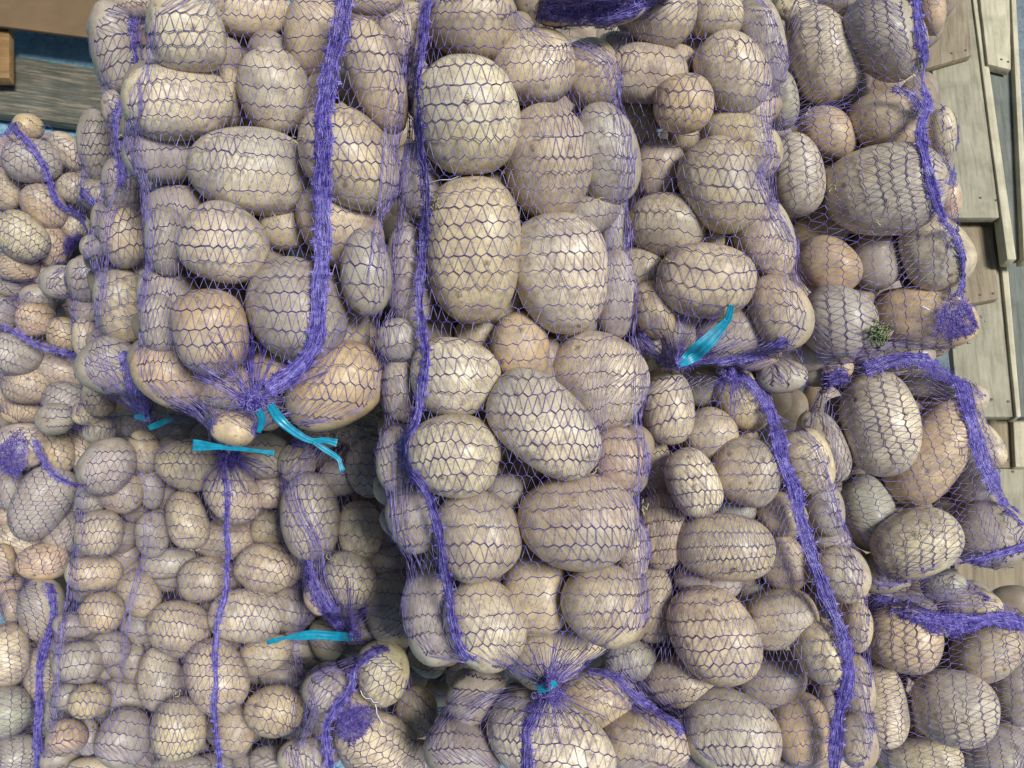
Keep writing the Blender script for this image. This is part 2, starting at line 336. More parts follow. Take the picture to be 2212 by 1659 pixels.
def thread_mat(name, c0, c1, rough=.32, alpha=1.0):
    m, nt, b = mat_new(name)
    n = noise(nt, 160, 2)
    r = ramp(nt, n.outputs[0], [(.35, c0), (.65, c1)])
    nt.links.new(r.outputs[0], b.inputs['Base Color'])
    b.inputs['Roughness'].default_value = rough; b.inputs['Specular IOR Level'].default_value = .7
    b.inputs['Transmission Weight'].default_value = 0
    b.inputs['Alpha'].default_value = alpha
    return m
def film_mat(name='woven_film', lo=.04, hi=.5):
    m, nt, b = mat_new(name)
    n = noise(nt, 420, 3, .7); r = ramp(nt, n.outputs[0], [(.42, (lo,)*3), (.62, (hi,)*3)])
    nt.links.new(r.outputs[0], b.inputs['Alpha'])
    n2 = noise(nt, 200, 3); r2 = ramp(nt, n2.outputs[0], [(.35, (.045, .025, .22)), (.7, (.16, .11, .45))])
    nt.links.new(r2.outputs[0], b.inputs['Base Color']); b.inputs['Roughness'].default_value = .4
    return m
def wood_mat(name, c0, c1, c2, scale=14, stretch=(1, .08, 1)):
    m, nt, b = mat_new(name)
    tc = nt.nodes.new('ShaderNodeTexCoord'); mp = nt.nodes.new('ShaderNodeMapping'); mp.inputs['Scale'].default_value = stretch
    nt.links.new(tc.outputs['Object'], mp.inputs[0])
    n = noise(nt, scale*8, 5, .65, vec=mp.outputs[0])
    r = ramp(nt, n.outputs[0], [(.3, c0), (.5, c1), (.72, c2)])
    n2 = noise(nt, 9, 5, .7)
    r2 = ramp(nt, n2.outputs[0], [(.35, (.55, .55, .5)), (.55, (1, 1, 1))])
    c = mix(nt, .6, r.outputs[0], r2.outputs[0], 'MULTIPLY')
    nt.links.new(c, b.inputs['Base Color']); b.inputs['Roughness'].default_value = .8
    bump(nt, b, n.outputs[0], .3, .001)
    return m
def plain_mat(name, c, rough=.6, var=.25, scale=60):
    m, nt, b = mat_new(name)
    n = noise(nt, scale, 4, .6)
    lo = tuple(x*(1-var) for x in c); hi = tuple(min(1, x*(1+var)) for x in c)
    r = ramp(nt, n.outputs[0], [(.3, lo), (.7, hi)])
    nt.links.new(r.outputs[0], b.inputs['Base Color']); b.inputs['Roughness'].default_value = rough
    bump(nt, b, n.outputs[0], .3, .002)
    return m
M_POT = potato_mat()
M_NET = thread_mat('violet_net_thread', (.10, .075, .24), (.28, .23, .50), .28)
M_CHAIN = thread_mat('violet_chain_thread', (.03, .02, .12), (.10, .07, .27), .3)
M_BAND = thread_mat('violet_band_thread', (.03, .018, .17), (.12, .085, .40), .28)
M_BAND2 = thread_mat('lavender_band_thread', (.13, .10, .42), (.34, .30, .70), .25)
M_FILM = film_mat()
M_FILMC = film_mat('corner_film', .15, .7)
M_TIE = thread_mat('cyan_ribbon', (.0, .17, .27), (.0, .27, .39), .4)
M_WOOD = wood_mat('weathered_pallet_wood', (.22, .20, .135), (.32, .295, .205), (.40, .365, .26))
M_WOODB = wood_mat('brown_pallet_wood', (.17, .135, .085), (.26, .21, .135), (.33, .27, .175))
M_WOODG = wood_mat('grey_green_wood', (.10, .11, .09), (.15, .165, .14), (.20, .21, .175))
M_WOODL = wood_mat('pale_cut_wood', (.36, .325, .215), (.50, .455, .31), (.60, .55, .39))
M_WOODD = wood_mat('dark_damp_wood', (.045, .055, .04), (.10, .095, .07), (.27, .225, .15))  # dark greenish brown grain for the corner plank
M_WOODO = wood_mat('orange_wood', (.18, .10, .035), (.27, .155, .055), (.33, .20, .08))
M_CARD = plain_mat('brown_board', (.15, .095, .045), .8, .12, 12)
M_NAIL = plain_mat('rusty_nail', (.10, .075, .06), .5)
M_STRAW = plain_mat('dry_straw', (.42, .36, .22), .7)
M_GRASS = plain_mat('green_grass_bits', (.12, .17, .07), .7)
M_WHITE = plain_mat('white_thread', (.75, .75, .72), .5, .05)
# ---------------------------------------------------------------- setting
def ground():
    N = 60; xs = np.linspace(-6, 6, N); ys = np.linspace(-4, 8, N)
    X, Y = np.meshgrid(xs, ys); V = np.stack([X, Y, 0*X], -1).reshape(-1, 3)
    i = np.arange(N*N).reshape(N, N)
    Fc = np.stack([i[:-1, :-1], i[:-1, 1:], i[1:, 1:], i[1:, :-1]], -1).reshape(-1, 4)
    m, nt, b = mat_new('painted_concrete')
    tc = nt.nodes.new('ShaderNodeTexCoord')
    sx = nt.nodes.new('ShaderNodeSeparateXYZ'); nt.links.new(tc.outputs['Object'], sx.inputs[0])
    mr = nt.nodes.new('ShaderNodeMapRange'); mr.inputs[1].default_value = -.2; mr.inputs[2].default_value = .4
    nt.links.new(sx.outputs[0], mr.inputs[0])
    n = noise(nt, 7, 6, .7); n2 = noise(nt, 60, 4, .7)
    bl = ramp(nt, n.outputs[0], [(.35, (.10, .21, .27)), (.5, (.17, .33, .41)), (.68, (.27, .44, .51))])
    gr = ramp(nt, n.outputs[0], [(.35, (.08, .11, .125)), (.5, (.14, .18, .20)), (.68, (.21, .25, .27))])
    c = mix(nt, mr.outputs[0], bl.outputs[0], gr.outputs[0])
    r2 = ramp(nt, n2.outputs[0], [(.35, (.6, .6, .6)), (.55, (1, 1, 1))])
    c = mix(nt, .8, c, r2.outputs[0], 'MULTIPLY')
    nt.links.new(c, b.inputs['Base Color']); b.inputs['Roughness'].default_value = .8
    bump(nt, b, n2.outputs[0], .5, .004)
    o = link('floor', mesh_np('floor', V, Fc), m); tag(o, kind='structure')
ground()
def slab(corners, h, th, jag=0.0):
    """board with its top face on the level h under four picture corners"""
    top = np.array([on_level(u, v, h) for u, v in corners])
    n = 14; rows = []
    for k in range(n+1):
        t = k/n; a = top[0]*(1-t)+top[3]*t; b_ = top[1]*(1-t)+top[2]*t
        j = rng.normal(0, jag, 2)
        rows.append([a+(a-b_)*j[0], b_+(b_-a)*j[1]])
    V = []
    for a, b_ in rows: V += [a, b_, b_-[0, 0, th], a-[0, 0, th]]
    V = np.array(V); ctr = V.mean(0)
    Fc = []
    for k in range(n):
        o = 4*k
        for s in range(4): Fc.append([o+s, o+(s+1) % 4, o+4+(s+1) % 4, o+4+s])
    Fc.append([3, 2, 1, 0]); Fc.append([4*n, 4*n+1, 4*n+2, 4*n+3])
    return V, np.array(Fc), ctr
def board(name, corners, h, th, mat, label=None, cat=None, parent=None, jag=.0, group=None):
    V, Fc, ctr = slab(corners, h, th, jag)
    a = V[4*14]-V[0]; yaw = math.atan2(-a[0], a[1])        # the grain runs along the board
    R = np.array(Matrix.Rotation(yaw, 3, 'Z'))
    V = (V-ctr) @ R
    me = mesh_np(name, V, Fc); o = link(name, me, mat, parent); o.location = ctr; o.rotation_euler = (0, 0, yaw)
    bv = o.modifiers.new('bevel', 'BEVEL'); bv.width = .0015; bv.segments = 2; bv.limit_method = 'ANGLE'
    if label: tag(o, label, cat, group)
    return o
# upper left corner behind the sacks
board('pallet_deck_board', [(-60, 80), (260, 132), (260, 235), (-60, 215)][::1] if False else [(-60, 110), (-60, 238), (300, 285), (300, 160)], .05, .03, M_WOODD, 'dark weathered plank lying on the blue floor at upper left', 'plank', jag=.01)
board('cardboard_sheet', [(-80, -60), (-80, 45), (330, 98), (330, -60)], .14, .010, M_CARD, 'brown cardboard sheet sticking out at the top left corner', 'cardboard')
board('wooden_block', [(-30, 50), (-30, 168), (19, 168), (19, 52)][::1], .11, .03, M_WOODO, 'orange brown wooden block below the brown cardboard at far left', 'wood block')
def empty(name, loc):
    o = bpy.data.objects.new(name, None); o.location = Vector(loc); COL.objects.link(o); o.empty_display_size = .05; return o
def sub(o, root):
    o.parent = root; o.matrix_parent_inverse = Matrix.Translation(-root.location); return o
# pallets to the right of the sacks
def pallet(label, h, boards):
    root = empty('wooden_pallet', on_level(2120, 600, h)); tag(root, label, 'pallet', 'pallets beside the sacks')
    for nm, c, dh, th, mt in boards:
        sub(board(nm, c, h+dh, th, mt, jag=.004), root)
        if nm in ('end_block', 'plank', 'deck_board'):
            for s, t in ((.55, .06), (.85, .08), (.6, .92), (.88, .93)):
                c_ = np.array(c, float); q = (c_[0]*(1-s)+c_[1]*s)*(1-t)+(c_[3]*(1-s)+c_[2]*s)*t
                n_ = 10; an = np.arange(n_)*2*math.pi/n_; ring = np.stack([.0028*np.cos(an), .0028*np.sin(an)], 1); ctr = on_level(q[0], q[1], h+dh)
                V = np.concatenate([np.c_[ring, np.full(n_, .0012)], np.c_[ring, np.full(n_, -.01)], [[0, 0, .0016]]])
                Fq = [[i, (i+1) % n_, n_+(i+1) % n_, n_+i] for i in range(n_)]+[[i, (i+1) % n_, 2*n_, 2*n_] for i in range(n_)]
                me = bpy.data.meshes.new('nail'); me.from_pydata(V.tolist(), [], [f if f[2] != f[3] else f[:3] for f in Fq]); o = link('nail_head', me, M_NAIL); o.location = ctr; sub(o, root)
pallet('pale wooden pallets at upper right, long upright plank beside the upper right sack', .46, [
    ('plank', [(1990, -60), (2092, -60), (2172, 470), (2050, 470)], .0, .018, M_WOOD),
    ('edge_board', [(2094, -60), (2108, -60), (2196, 560), (2176, 560)], .006, .03, M_WOODL),
    ('end_block', [(1990, -60), (2084, -60), (2100, 118), (1990, 150)], .020, .018, M_WOODB),
    ('end_block', [(2110, -60), (2180, -60), (2184, 150), (2134, 138)], .014, .020, M_WOODL),
    ('edge_board', [(2182, -60), (2192, -60), (2226, 560), (2212, 560)], .004, .03, M_WOODL),
    ('inner_board', [(2104, -60), (2186, -60), (2230, 560), (2180, 560)], -.012, .016, M_WOODG)])
pallet('grey brown wooden pallet beside the violet corner of the upper right sack', .40, [
    ('plank', [(2030, 440), (2150, 440), (2196, 900), (2070, 900)], .0, .018, M_WOOD),
    ('end_block', [(2030, 482), (2142, 474), (2158, 644), (2060, 662)], .020, .018, M_WOODB),
    ('edge_board', [(2150, 440), (2166, 440), (2206, 900), (2196, 900)], .008, .03, M_WOODL),
    ('inner_board', [(2160, 440), (2226, 440), (2250, 900), (2200, 900)], -.012, .016, M_WOODG)])
pallet('lowest wooden pallet at the right edge, beside the middle right sack', .34, [
    ('plank', [(2070, 780), (2180, 780), (2192, 1010), (2090, 1010)], .0, .018, M_WOODB),
    ('edge_board', [(2182, 780), (2206, 780), (2222, 1008), (2194, 1008)], .012, .03, M_WOODL),
    ('deck_board', [(2100, 1014), (2260, 1010), (2260, 1130), (2100, 1140)], -.006, .018, M_WOOD),
    ('deck_board', [(2060, 1142), (2260, 1134), (2260, 1460), (2070, 1460)], -.014, .018, M_WOODB)])
# ---------------------------------------------------------------- grids over the picture
ST = 5.0; U0, V0 = -140.0, -140.0; GW, GH = 500, 388
GU, GV = np.meshgrid(U0+ST*np.arange(GW), V0+ST*np.arange(GH))
def shift(a, k, axis, fill):
    if k == 0: return a
    r = np.full_like(a, fill)
    s = [slice(None)]*2; d = [slice(None)]*2
    if k > 0: d[axis] = slice(k, None); s[axis] = slice(None, -k)
    else: d[axis] = slice(None, k); s[axis] = slice(-k, None)
    r[tuple(d)] = a[tuple(s)]; return r
def para(a, R, K, sign):
    for ax in (0, 1):
        out = a.copy()
        for k in range(-K, K+1):
            if k == 0: continue
            c = (k*ST)**2/(2*R)
            out = np.maximum(out, shift(a, k, ax, -1e6)-c) if sign > 0 else np.minimum(out, shift(a, k, ax, 1e6)+c)
        a = out
    return a
def edt2(free, K):
    """squared distance (px) to the nearest False cell, up to K cells"""
    a = np.where(free, 1e9, 0.0)
    for ax in (0, 1):
        out = a.copy()
        for k in range(-K, K+1):
            if k: out = np.minimum(out, shift(a, k, ax, 1e9)+(k*ST)**2)
        a = out
    return np.minimum(a, (K*ST)**2)
def bil(A, u, v):
    x = np.clip((np.asarray(u)-U0)/ST, 0, GW-1.001); y = np.clip((np.asarray(v)-V0)/ST, 0, GH-1.001)
    i = x.astype(int); j = y.astype(int); fx = x-i; fy = y-j
    return (A[j, i]*(1-fx)+A[j, i+1]*fx)*(1-fy)+(A[j+1, i]*(1-fx)+A[j+1, i+1]*fx)*fy
def vnoise(u, v, s, seed):
    """smooth value noise in -1..1"""
    g = np.random.default_rng(seed).uniform(-1, 1, (64, 64))
    x = (np.asarray(u)+4000)/s; y = (np.asarray(v)+4000)/s
    i = np.floor(x).astype(int); j = np.floor(y).astype(int); fx = x-i; fy = y-j
    fx = fx*fx*(3-2*fx); fy = fy*fy*(3-2*fy)
    G = lambda a, b: g[b % 64, a % 64]
    return (G(i, j)*(1-fx)+G(i+1, j)*fx)*(1-fy)+(G(i, j+1)*(1-fx)+G(i+1, j+1)*fx)*fy
# ---------------------------------------------------------------- potatoes
def sphere_grid(nu=30, nv=20):
    th = np.linspace(0, math.pi, nv+1)[1:-1]; ph = np.linspace(0, 2*math.pi, nu, endpoint=False)
    T, Ph = np.meshgrid(th, ph, indexing='ij')
    V = np.stack([np.cos(T), np.sin(T)*np.cos(Ph), np.sin(T)*np.sin(Ph)], -1).reshape(-1, 3)
    V = np.concatenate([V, [[1, 0, 0], [-1, 0, 0]]]); n = nv-1
    i = np.arange(n*nu).reshape(n, nu); j = np.roll(i, -1, 1)
    q = np.stack([i[:-1], i[1:], j[1:], j[:-1]], -1).reshape(-1, 4)
    a, b = n*nu, n*nu+1
    q1 = np.stack([np.full(nu, a), i[0], j[0], np.full(nu, a)], -1)
    q2 = np.stack([np.full(nu, b), j[-1], i[-1], np.full(nu, b)], -1)
    return V, q, q1[:, :3], q2[:, [0, 1, 2]]
SV, SQ, ST1, ST2 = sphere_grid()
FACES = [tuple(x) for x in SQ]+[tuple(x) for x in ST1]+[tuple(x) for x in ST2]
def potato_shape(seed, a, b, c):
    r = np.random.default_rng(seed); v = SV.copy()
    ex = r.uniform(2.0, 2.5); nrm = (np.abs(v)**ex).sum(1)**(1/ex); v = v/nrm[:, None]
    x = v[:, 0].copy()
    tp = r.uniform(-.10, .10); v[:, 1:] *= (1+tp*x)[:, None]
    v[:, 1] += r.uniform(-.035, .035)*(x*x-.4); v[:, 2] += r.uniform(-.05, .05)*(x*x-.4)
    w = np.zeros(len(v))
    for k in range(9):
        d = r.normal(size=3); d /= np.linalg.norm(d); f = r.uniform(1.4, 3.6)
        w += r.uniform(.3, 1)/f*np.sin(f*(v @ d)+r.uniform(0, 6.28))
    v *= (1+.060*w)[:, None]
    for k in range(r.integers(3, 7)):                     # eyes: small dimples with a brow
        d = r.normal(size=3); d /= np.linalg.norm(d); s = v/np.linalg.norm(v, axis=1, keepdims=True)
        q = np.arccos(np.clip(s @ d, -1, 1)); v *= (1-.05*np.exp(-(q/.17)**2))[:, None]
    return v*np.array([a, b, c])
TONES = {'': (.565, .46, .285), 'w': (.65, .555, .365), 'g': (.41, .36, .28), 'b': (.58, .43, .245), 'n': (.42, .415, .31)}
WORD = {'': 'tan', 'w': 'pale', 'g': 'greyish', 'b': 'golden', 'n': 'greenish'}
SPECIAL = {('front left', 503, 925): 'bare golden potato poking out of the net mouth above the cyan string',
 ('right of centre', 1575, 725): 'potato with a reddish bruise beside the upright cyan ribbon',
 ('front left', 812, 165): 'long potato with a torn brown tip, right of the broad violet band',
 ('lower centre right', 1536, 1368): 'large tapering potato with a dark brown spot on its upper tip',
 ('upper right', 1999, 688): 'long brown potato half covered by the dense violet corner weave',
 ('centre front', 1168, 918): 'long smooth slanted potato in the middle of the centre front sack',
 ('middle right', 1872, 1103): 'oval potato with a green grey stain along its right side'}
def parse(sack):
    out = []
    for ln in SACKS[sack]['P'].replace('\n', '|').split('|'):
        ln = ln.strip()
        if not ln: continue
        t = ln.split(' '); u, v, a, b, ang = map(float, t[0].split(','))
        fl = t[1] if len(t) > 1 else ''
        lvl = 2 if '2' in fl else 1 if '1' in fl else -1 if 'f' in fl else 0
        a, b = a*1.05+1, b*1.05+1
        out.append(dict(u=u, v=v, a=a, b=b, ang=math.radians(ang), lvl=lvl, tone=fl.strip('12f'), sack=sack))
    return out
def height_of(p, U, V):
    du, dv = U-p['u'], V-p['v']; c, s = math.cos(p['ang']), math.sin(p['ang'])
    x = (du*c+dv*s)/p['a']; y = (-du*s+dv*c)/p['b']
    q = 1-x*x-y*y
    return np.where(q > 0, p['c']*np.sqrt(np.maximum(q, 0)), np.nan)
def layout(sack):
    """depth of every potato in a sack, in px behind the sack's front surface"""
    ps = parse(sack); S = SACKS[sack]
    occ = np.zeros_like(GU, bool)
    for p in ps:
        p['c'] = .5*(p['b']+min(p['a'], p['b']*1.1))*.93
        occ |= ~np.isnan(height_of(p, GU, GV))
    for k in NECKS:
        if k[0] == sack: occ |= (GU-k[1][0])**2+(GV-k[1][1])**2 < 8**2
    for nm_, c, rad in EXTRA:
        if nm_ == sack: occ |= (GU-c[0])**2+(GV-c[1])**2 < rad**2
    K = 15 if S['d'] < 1.2 else 9                          # closing of the outline
    dil = edt2(~occ, K) < ((K-.5)*ST)**2
    er = edt2(dil, K) >= ((K-.6)*ST)**2
    mask = er | occ
    inside = mask | (GU < 0) | (GU > 2212) | (GV < 0) | (GV > 1659)
    dist = np.sqrt(edt2(inside, 30))
    W = 110 if S['d'] < 1.2 else 60
    for p in ps:
        t = min(1, float(bil(dist, p['u'], p['v']))/W)
        p['z'] = 75*(W/110)*(1-t)**2+p['c']+{-1: -8, 0: 0, 1: 22, 2: 70}[p['lvl']]*(.8/S['d'])
    for it in range(30):                                   # push overlapping potatoes apart in depth
        for i, p in enumerate(ps):
            for q in ps[i+1:]:
                if math.hypot(p['u']-q['u'], p['v']-q['v']) > p['a']+q['a']: continue
                u0, u1 = max(p['u']-p['a'], q['u']-q['a']), min(p['u']+p['a'], q['u']+q['a'])
                v0, v1 = max(p['v']-p['a'], q['v']-q['a']), min(p['v']+p['a'], q['v']+q['a'])
                if u0 >= u1 or v0 >= v1: continue
                if it == 0 or ('need', id(q)) not in p:
                    X, Y = np.meshgrid(np.linspace(u0, u1, 14), np.linspace(v0, v1, 14))
                    h = height_of(p, X, Y)+height_of(q, X, Y)
                    p[('need', id(q))] = 0 if np.all(np.isnan(h)) else float(np.nanmax(h))*.74
                need = p[('need', id(q))]
                if need <= 0: continue
                sg = p['z']-q['z']
                if p['lvl'] != q['lvl']: front = p['lvl'] < q['lvl']
                else: front = (sg < 0) if abs(sg-(p['c']-q['c'])) > 30 else p['b'] > q['b']
                gap = (q['z']-p['z']) if front else (p['z']-q['z'])
                if gap < need:
                    m = (need-gap)*.5; back = q if front else p; fr = p if front else q
                    back['z'] += m*.95; fr['z'] -= m*.05
    return ps, mask
def place_potato(p, seed):
    S = SACKS[p['sack']]; d0 = S['d']; d = d0+p['z']*d0/F
    C = P(p['u'], p['v'], d); n = CAM-C; n /= np.linalg.norm(n)
    def vec(du, dv):
        Q = P(p['u']+du, p['v']+dv, d)-CAM; Q *= np.dot(C-CAM, n)/np.dot(Q, n); return CAM+Q-C
    c, s = math.cos(p['ang']), math.sin(p['ang'])
    A = vec(p['a']*c, p['a']*s); B = vec(-p['b']*s, p['b']*c)
    a, b = np.linalg.norm(A), np.linalg.norm(B); ex = A/a; ez = n; ey = np.cross(ez, ex)
    V = potato_shape(seed, a, b, p['c']*d/F)
    R = np.stack([ex, ey, ez], 1)
    return C, R, V
NAMES = {}
def ordinal(k, n, words):
    if n == 1: return 'only one'
    if k == 0: return words[0]
    if k == n-1: return words[1]
    if n == 3: return 'middle'
    return ['', 'second', 'third', 'fourth', 'fifth', 'sixth', 'seventh', 'eighth', 'ninth', 'tenth'][k]+' from left'
RW = ['top', 'second', 'third', 'fourth', 'fifth', 'sixth', 'seventh', 'eighth', 'ninth', 'tenth', 'eleventh', 'twelfth']
def build_potatoes(sack, ps, base):
    med = np.median([p['a']*p['b'] for p in ps])
    vis = sorted(ps, key=lambda p: p['v']); rows = []; step = 1.35*np.median([p['b'] for p in ps])*1.25
    for p in vis:
        if rows and p['v']-rows[-1][0]['v'] < step: rows[-1].append(p)
        else: rows.append([p])
    for ri, row in enumerate(rows):
        row.sort(key=lambda p: p['u'])
        for k, p in enumerate(row):
            r = p['a']*p['b']/med; size = 'large' if r > 1.5 else 'small' if r < .6 else 'medium'
            el = p['a']/p['b']; form = 'long' if el > 1.5 else 'round' if el < 1.14 else 'oval'
            rw = 'bottom row' if ri == len(rows)-1 and ri else RW[ri]+' row down' if ri else 'top row'
            where = ordinal(k, len(row), ('leftmost', 'rightmost'))
            p['label'] = f"{size} {form} {WORD[p['tone']]} potato, {where} in {rw} of {sack} sack"
            key = (sack, int(p['u']), int(p['v']))
            if key in SPECIAL: p['label'] = SPECIAL[key]
    allv = []
    for k, p in enumerate(ps):
        C, R, V = place_potato(p, base+k)
        me = bpy.data.meshes.new('potato'); me.from_pydata(V.tolist(), [], FACES); me.materials.append(M_POT)
        me.polygons.foreach_set('use_smooth', np.ones(len(me.polygons), bool)); me.update()
        o = bpy.data.objects.new('potato', me); COL.objects.link(o)
        M4 = Matrix([[*R[0], C[0]], [*R[1], C[1]], [*R[2], C[2]], [0, 0, 0, 1]]); o.matrix_world = M4
        t = TONES[p['tone']]; j = rnd.uniform(.88, 1.08); o.color = (t[0]*j, t[1]*j*rnd.uniform(.97, 1.03), t[2]*j*rnd.uniform(.92, 1.08), 1)
        tag(o, p['label'], 'potato', 'potatoes in the '+sack+' sack')
        W = V @ R.T+C
        allv.append(W)
    return np.concatenate(allv)
def to_px(W):
    D = W-CAM; d = -(D @ BK); return UC+F*(D @ RX)/d, VC-F*(D @ UP)/d, d
# ---------------------------------------------------------------- the net sacks
class Sack: pass
def make_surface(sack, mask, W):
    S = Sack(); S.name = sack; S.d0 = SACKS[sack]['d']; S.mask = mask
    u, v, d = to_px(W)
    h = (S.d0-d)*F/S.d0                                     # px towards the camera from the front surface
    H = np.full(GU.shape, -260.0)
    i = np.round((u-U0)/ST).astype(int); j = np.round((v-V0)/ST).astype(int)
    ok = (i >= 0) & (i < GW) & (j >= 0) & (j < GH)
    np.maximum.at(H, (j[ok], i[ok]), h[ok])
    for k in NECKS:
        if k[0] == sack:
            m = (GU-k[1][0])**2+(GV-k[1][1])**2 < 9**2; H[m] = np.maximum(H[m], -25)
    R = 290.0
    C = para(para(H, R, 46, 1), R, 46, -1)
    g = C.copy()                                            # light smoothing, net keeps contact
    for _ in range(2): g = (g+shift(g, 1, 0, -200)+shift(g, -1, 0, -200)+shift(g, 1, 1, -200)+shift(g, -1, 1, -200))/5
    C = np.maximum(g, H)
    m2 = edt2(~mask, 3) < (1.2*ST)**2
    S.mask = m2; dist = np.sqrt(edt2(m2, 9))
    E = 24.0; t = np.clip(dist/E, 0, 1); S.C = C-46*(1-np.sqrt(1-(1-t)**2)); S.dist = dist
    return S
def surf(S, u, v, lift=0.0):
    """world point of the net at picture position u, v"""
    h = bil(S.C, u, v)
    return P(u, v, S.d0-h*S.d0/F-.0016-lift)
def inside(S, u, v): return bil(S.m, u, v) > .5
def build_net(S, root):
    par = SACKS[S.name]; ang = math.radians(par['ang']); S.m = S.mask.astype(float)
    for nm_, c, sz in HOLES:
        if nm_ == S.name: S.m[((GU-c[0])/sz[0])**2+((GV-c[1])/sz[1])**2 < 1] = 0
    per = .0100/S.d0*F; q = .0174/S.d0*F                    # chain period and row pitch in px
    e1 = np.array([math.cos(ang), math.sin(ang)]); e2 = np.array([-e1[1], e1[0]])
    mu = GU[S.mask]; mv = GV[S.mask]; C0 = np.array([mu.mean(), mv.mean()])
    a = (mu-C0[0])*e1[0]+(mv-C0[1])*e1[1]; b = (mu-C0[0])*e2[0]+(mv-C0[1])*e2[1]
    sd_ = abs(hash_(S.name)) % 1000
    ws = []; w_ = b.min()-q
    r = np.random.default_rng(sd_)
    while w_ < b.max()+q: ws.append(w_); w_ += q*r.uniform(.86, 1.12)
    T = np.arange(0, max(a.max(), -a.min())+30, 3.0)
    rows = []
    blur = S.C.copy()
    for _ in range(14): blur = (blur+shift(blur, 2, 0, 0)+shift(blur, -2, 0, 0)+shift(blur, 2, 1, 0)+shift(blur, -2, 1, 0))/5
    rel = np.clip(S.C-blur, -30, 30)
    for w_ in ws:
        row = {}
        for sgn in (1, -1):
            t = T*sgn
            u = C0[0]+e1[0]*t+e2[0]*w_; v = C0[1]+e1[1]*t+e2[1]*w_
            off = 10*vnoise(u, v, 150, sd_)+5*vnoise(u, v, 60, sd_+3)+.35*bil(rel, u, v)
            u = u+e2[0]*off; v = v+e2[1]*off
            Q = surf(S, u, v)
            seg = np.linalg.norm(np.diff(Q, axis=0), axis=1)*F/S.d0
            seg = np.minimum(seg, 3.0*3)
            g = 1+.30*vnoise(t[1:], 0*t[1:]+w_*.25, 75, sd_+9)+.35*np.clip(vnoise(t[1:], 0*t[1:]+w_*.3, 120, sd_+5)-.35, 0, 1)*2+.9*np.clip(1-bil(S.dist, u[1:], v[1:])/40, 0, 1)
            s = np.concatenate([[0], np.cumsum(seg*g)])/(per/2)
            n = int(s[-1]); k = np.arange(0 if sgn > 0 else 1, n)
            uu = np.interp(k, s, u); vv = np.interp(k, s, v)
            for kk, x, y in zip(k, uu, vv): row[int(kk)*sgn] = (x, y)
        rows.append(row)
    ca, cb, va, vb = [], [], [], []
    amp = .075*q
    pos = []
    for row in rows:
        d = {}
        for j, (x, y) in row.items():
            s = -1 if j % 2 == 0 else 1
            jx, jy = r.normal(0, .05*per), r.normal(0, .045*q)
            d[j] = (x+e2[0]*s*amp+jx, y+e2[1]*s*amp+jy)
        pos.append(d)
    for i, d in enumerate(pos):
        for j, pt in d.items():
            if j+1 in d: ca.append(pt); cb.append(d[j+1])
            if j % 2 and i+1 < len(pos):
                for k in (j-1, j+1):
                    if k in pos[i+1]: va.append(pt); vb.append(pos[i+1][k])
    ca, cb, va, vb = map(np.array, (ca, cb, va, vb))
    def keep(A, B, lim):
        return inside(S, A[:, 0], A[:, 1]) & inside(S, B[:, 0], B[:, 1]) & (np.hypot(*(A-B).T) < lim) & (A[:, 0] > -120) & (A[:, 0] < 2330) & (A[:, 1] > -120) & (A[:, 1] < 1780)
    k = keep(ca, cb, per*1.6); ca, cb = ca[k], cb[k]
    k = keep(va, vb, q*2.4); va, vb = va[k], vb[k]
    # chain: two strands twisted per link
    A = surf(S, ca[:, 0], ca[:, 1]); B = surf(S, cb[:, 0], cb[:, 1])
    parts = [prisms(A, B, .00050*r.uniform(.8, 1.25, len(A)))]
    me = mesh_np('net', *parts[0]); o = sub(link('net_rows', me, M_CHAIN), root)
    mid = (va+vb)/2+r.normal(0, .25, va.shape)
    A = surf(S, va[:, 0], va[:, 1]); Mi = surf(S, mid[:, 0], mid[:, 1], .0002); B = surf(S, vb[:, 0], vb[:, 1])
    rr = .00025*r.uniform(.6, 1.5, len(A))
    parts = [prisms(A, Mi, rr), prisms(Mi, B, rr*r.uniform(.8, 1.2, len(A)))]
    me = mesh_np('net', *merge(parts)); sub(link('net_cross_threads', me, M_NET), root)
    return len(ca)+2*len(va)
def hash_(s):
    h = 7
    for ch in s: h = (h*31+ord(ch)) % 1000003
    return h
def polyline(pts, step=3.0):
    pts = np.array(pts, float); P0 = []
    for i in range(len(pts)-1):                              # Catmull-Rom
        p0 = pts[max(i-1, 0)]; p1 = pts[i]; p2 = pts[i+1]; p3 = pts[min(i+2, len(pts)-1)]
        n = max(2, int(np.linalg.norm((p2-p1)[:2])/step))
        for t in np.linspace(0, 1, n, endpoint=False):
            P0.append(.5*((2*p1)+(-p0+p2)*t+(2*p0-5*p1+4*p2-p3)*t*t+(-p0+3*p1-3*p2+p3)*t**3))
    P0.append(pts[-1]); return np.array(P0)
def tangle(S, uv, dirs, L, r, lift, k=3, rad=.00030):
    """short curly threads lying on the net at positions uv"""
    n = len(uv); p = uv.copy(); parts = []; d = dirs.copy()
    lf = r.uniform(.0002, lift, n); q0 = surf(S, p[:, 0], p[:, 1], lf)
    rr = rad*r.uniform(.6, 1.4, n)
    for _ in range(k):
        d = d+r.normal(0, .55, n); p = p+np.stack([np.cos(d), np.sin(d)], 1)*(L/k)[:, None]
        lf = np.clip(lf+r.normal(0, lift*.4, n), .0002, lift*1.3); q1 = surf(S, p[:, 0], p[:, 1], lf)
        ok = np.linalg.norm(q1-q0, axis=1) < .012
        parts.append(prisms(q0[ok], q1[ok], rr[ok])); q0 = q1
    return merge(parts)
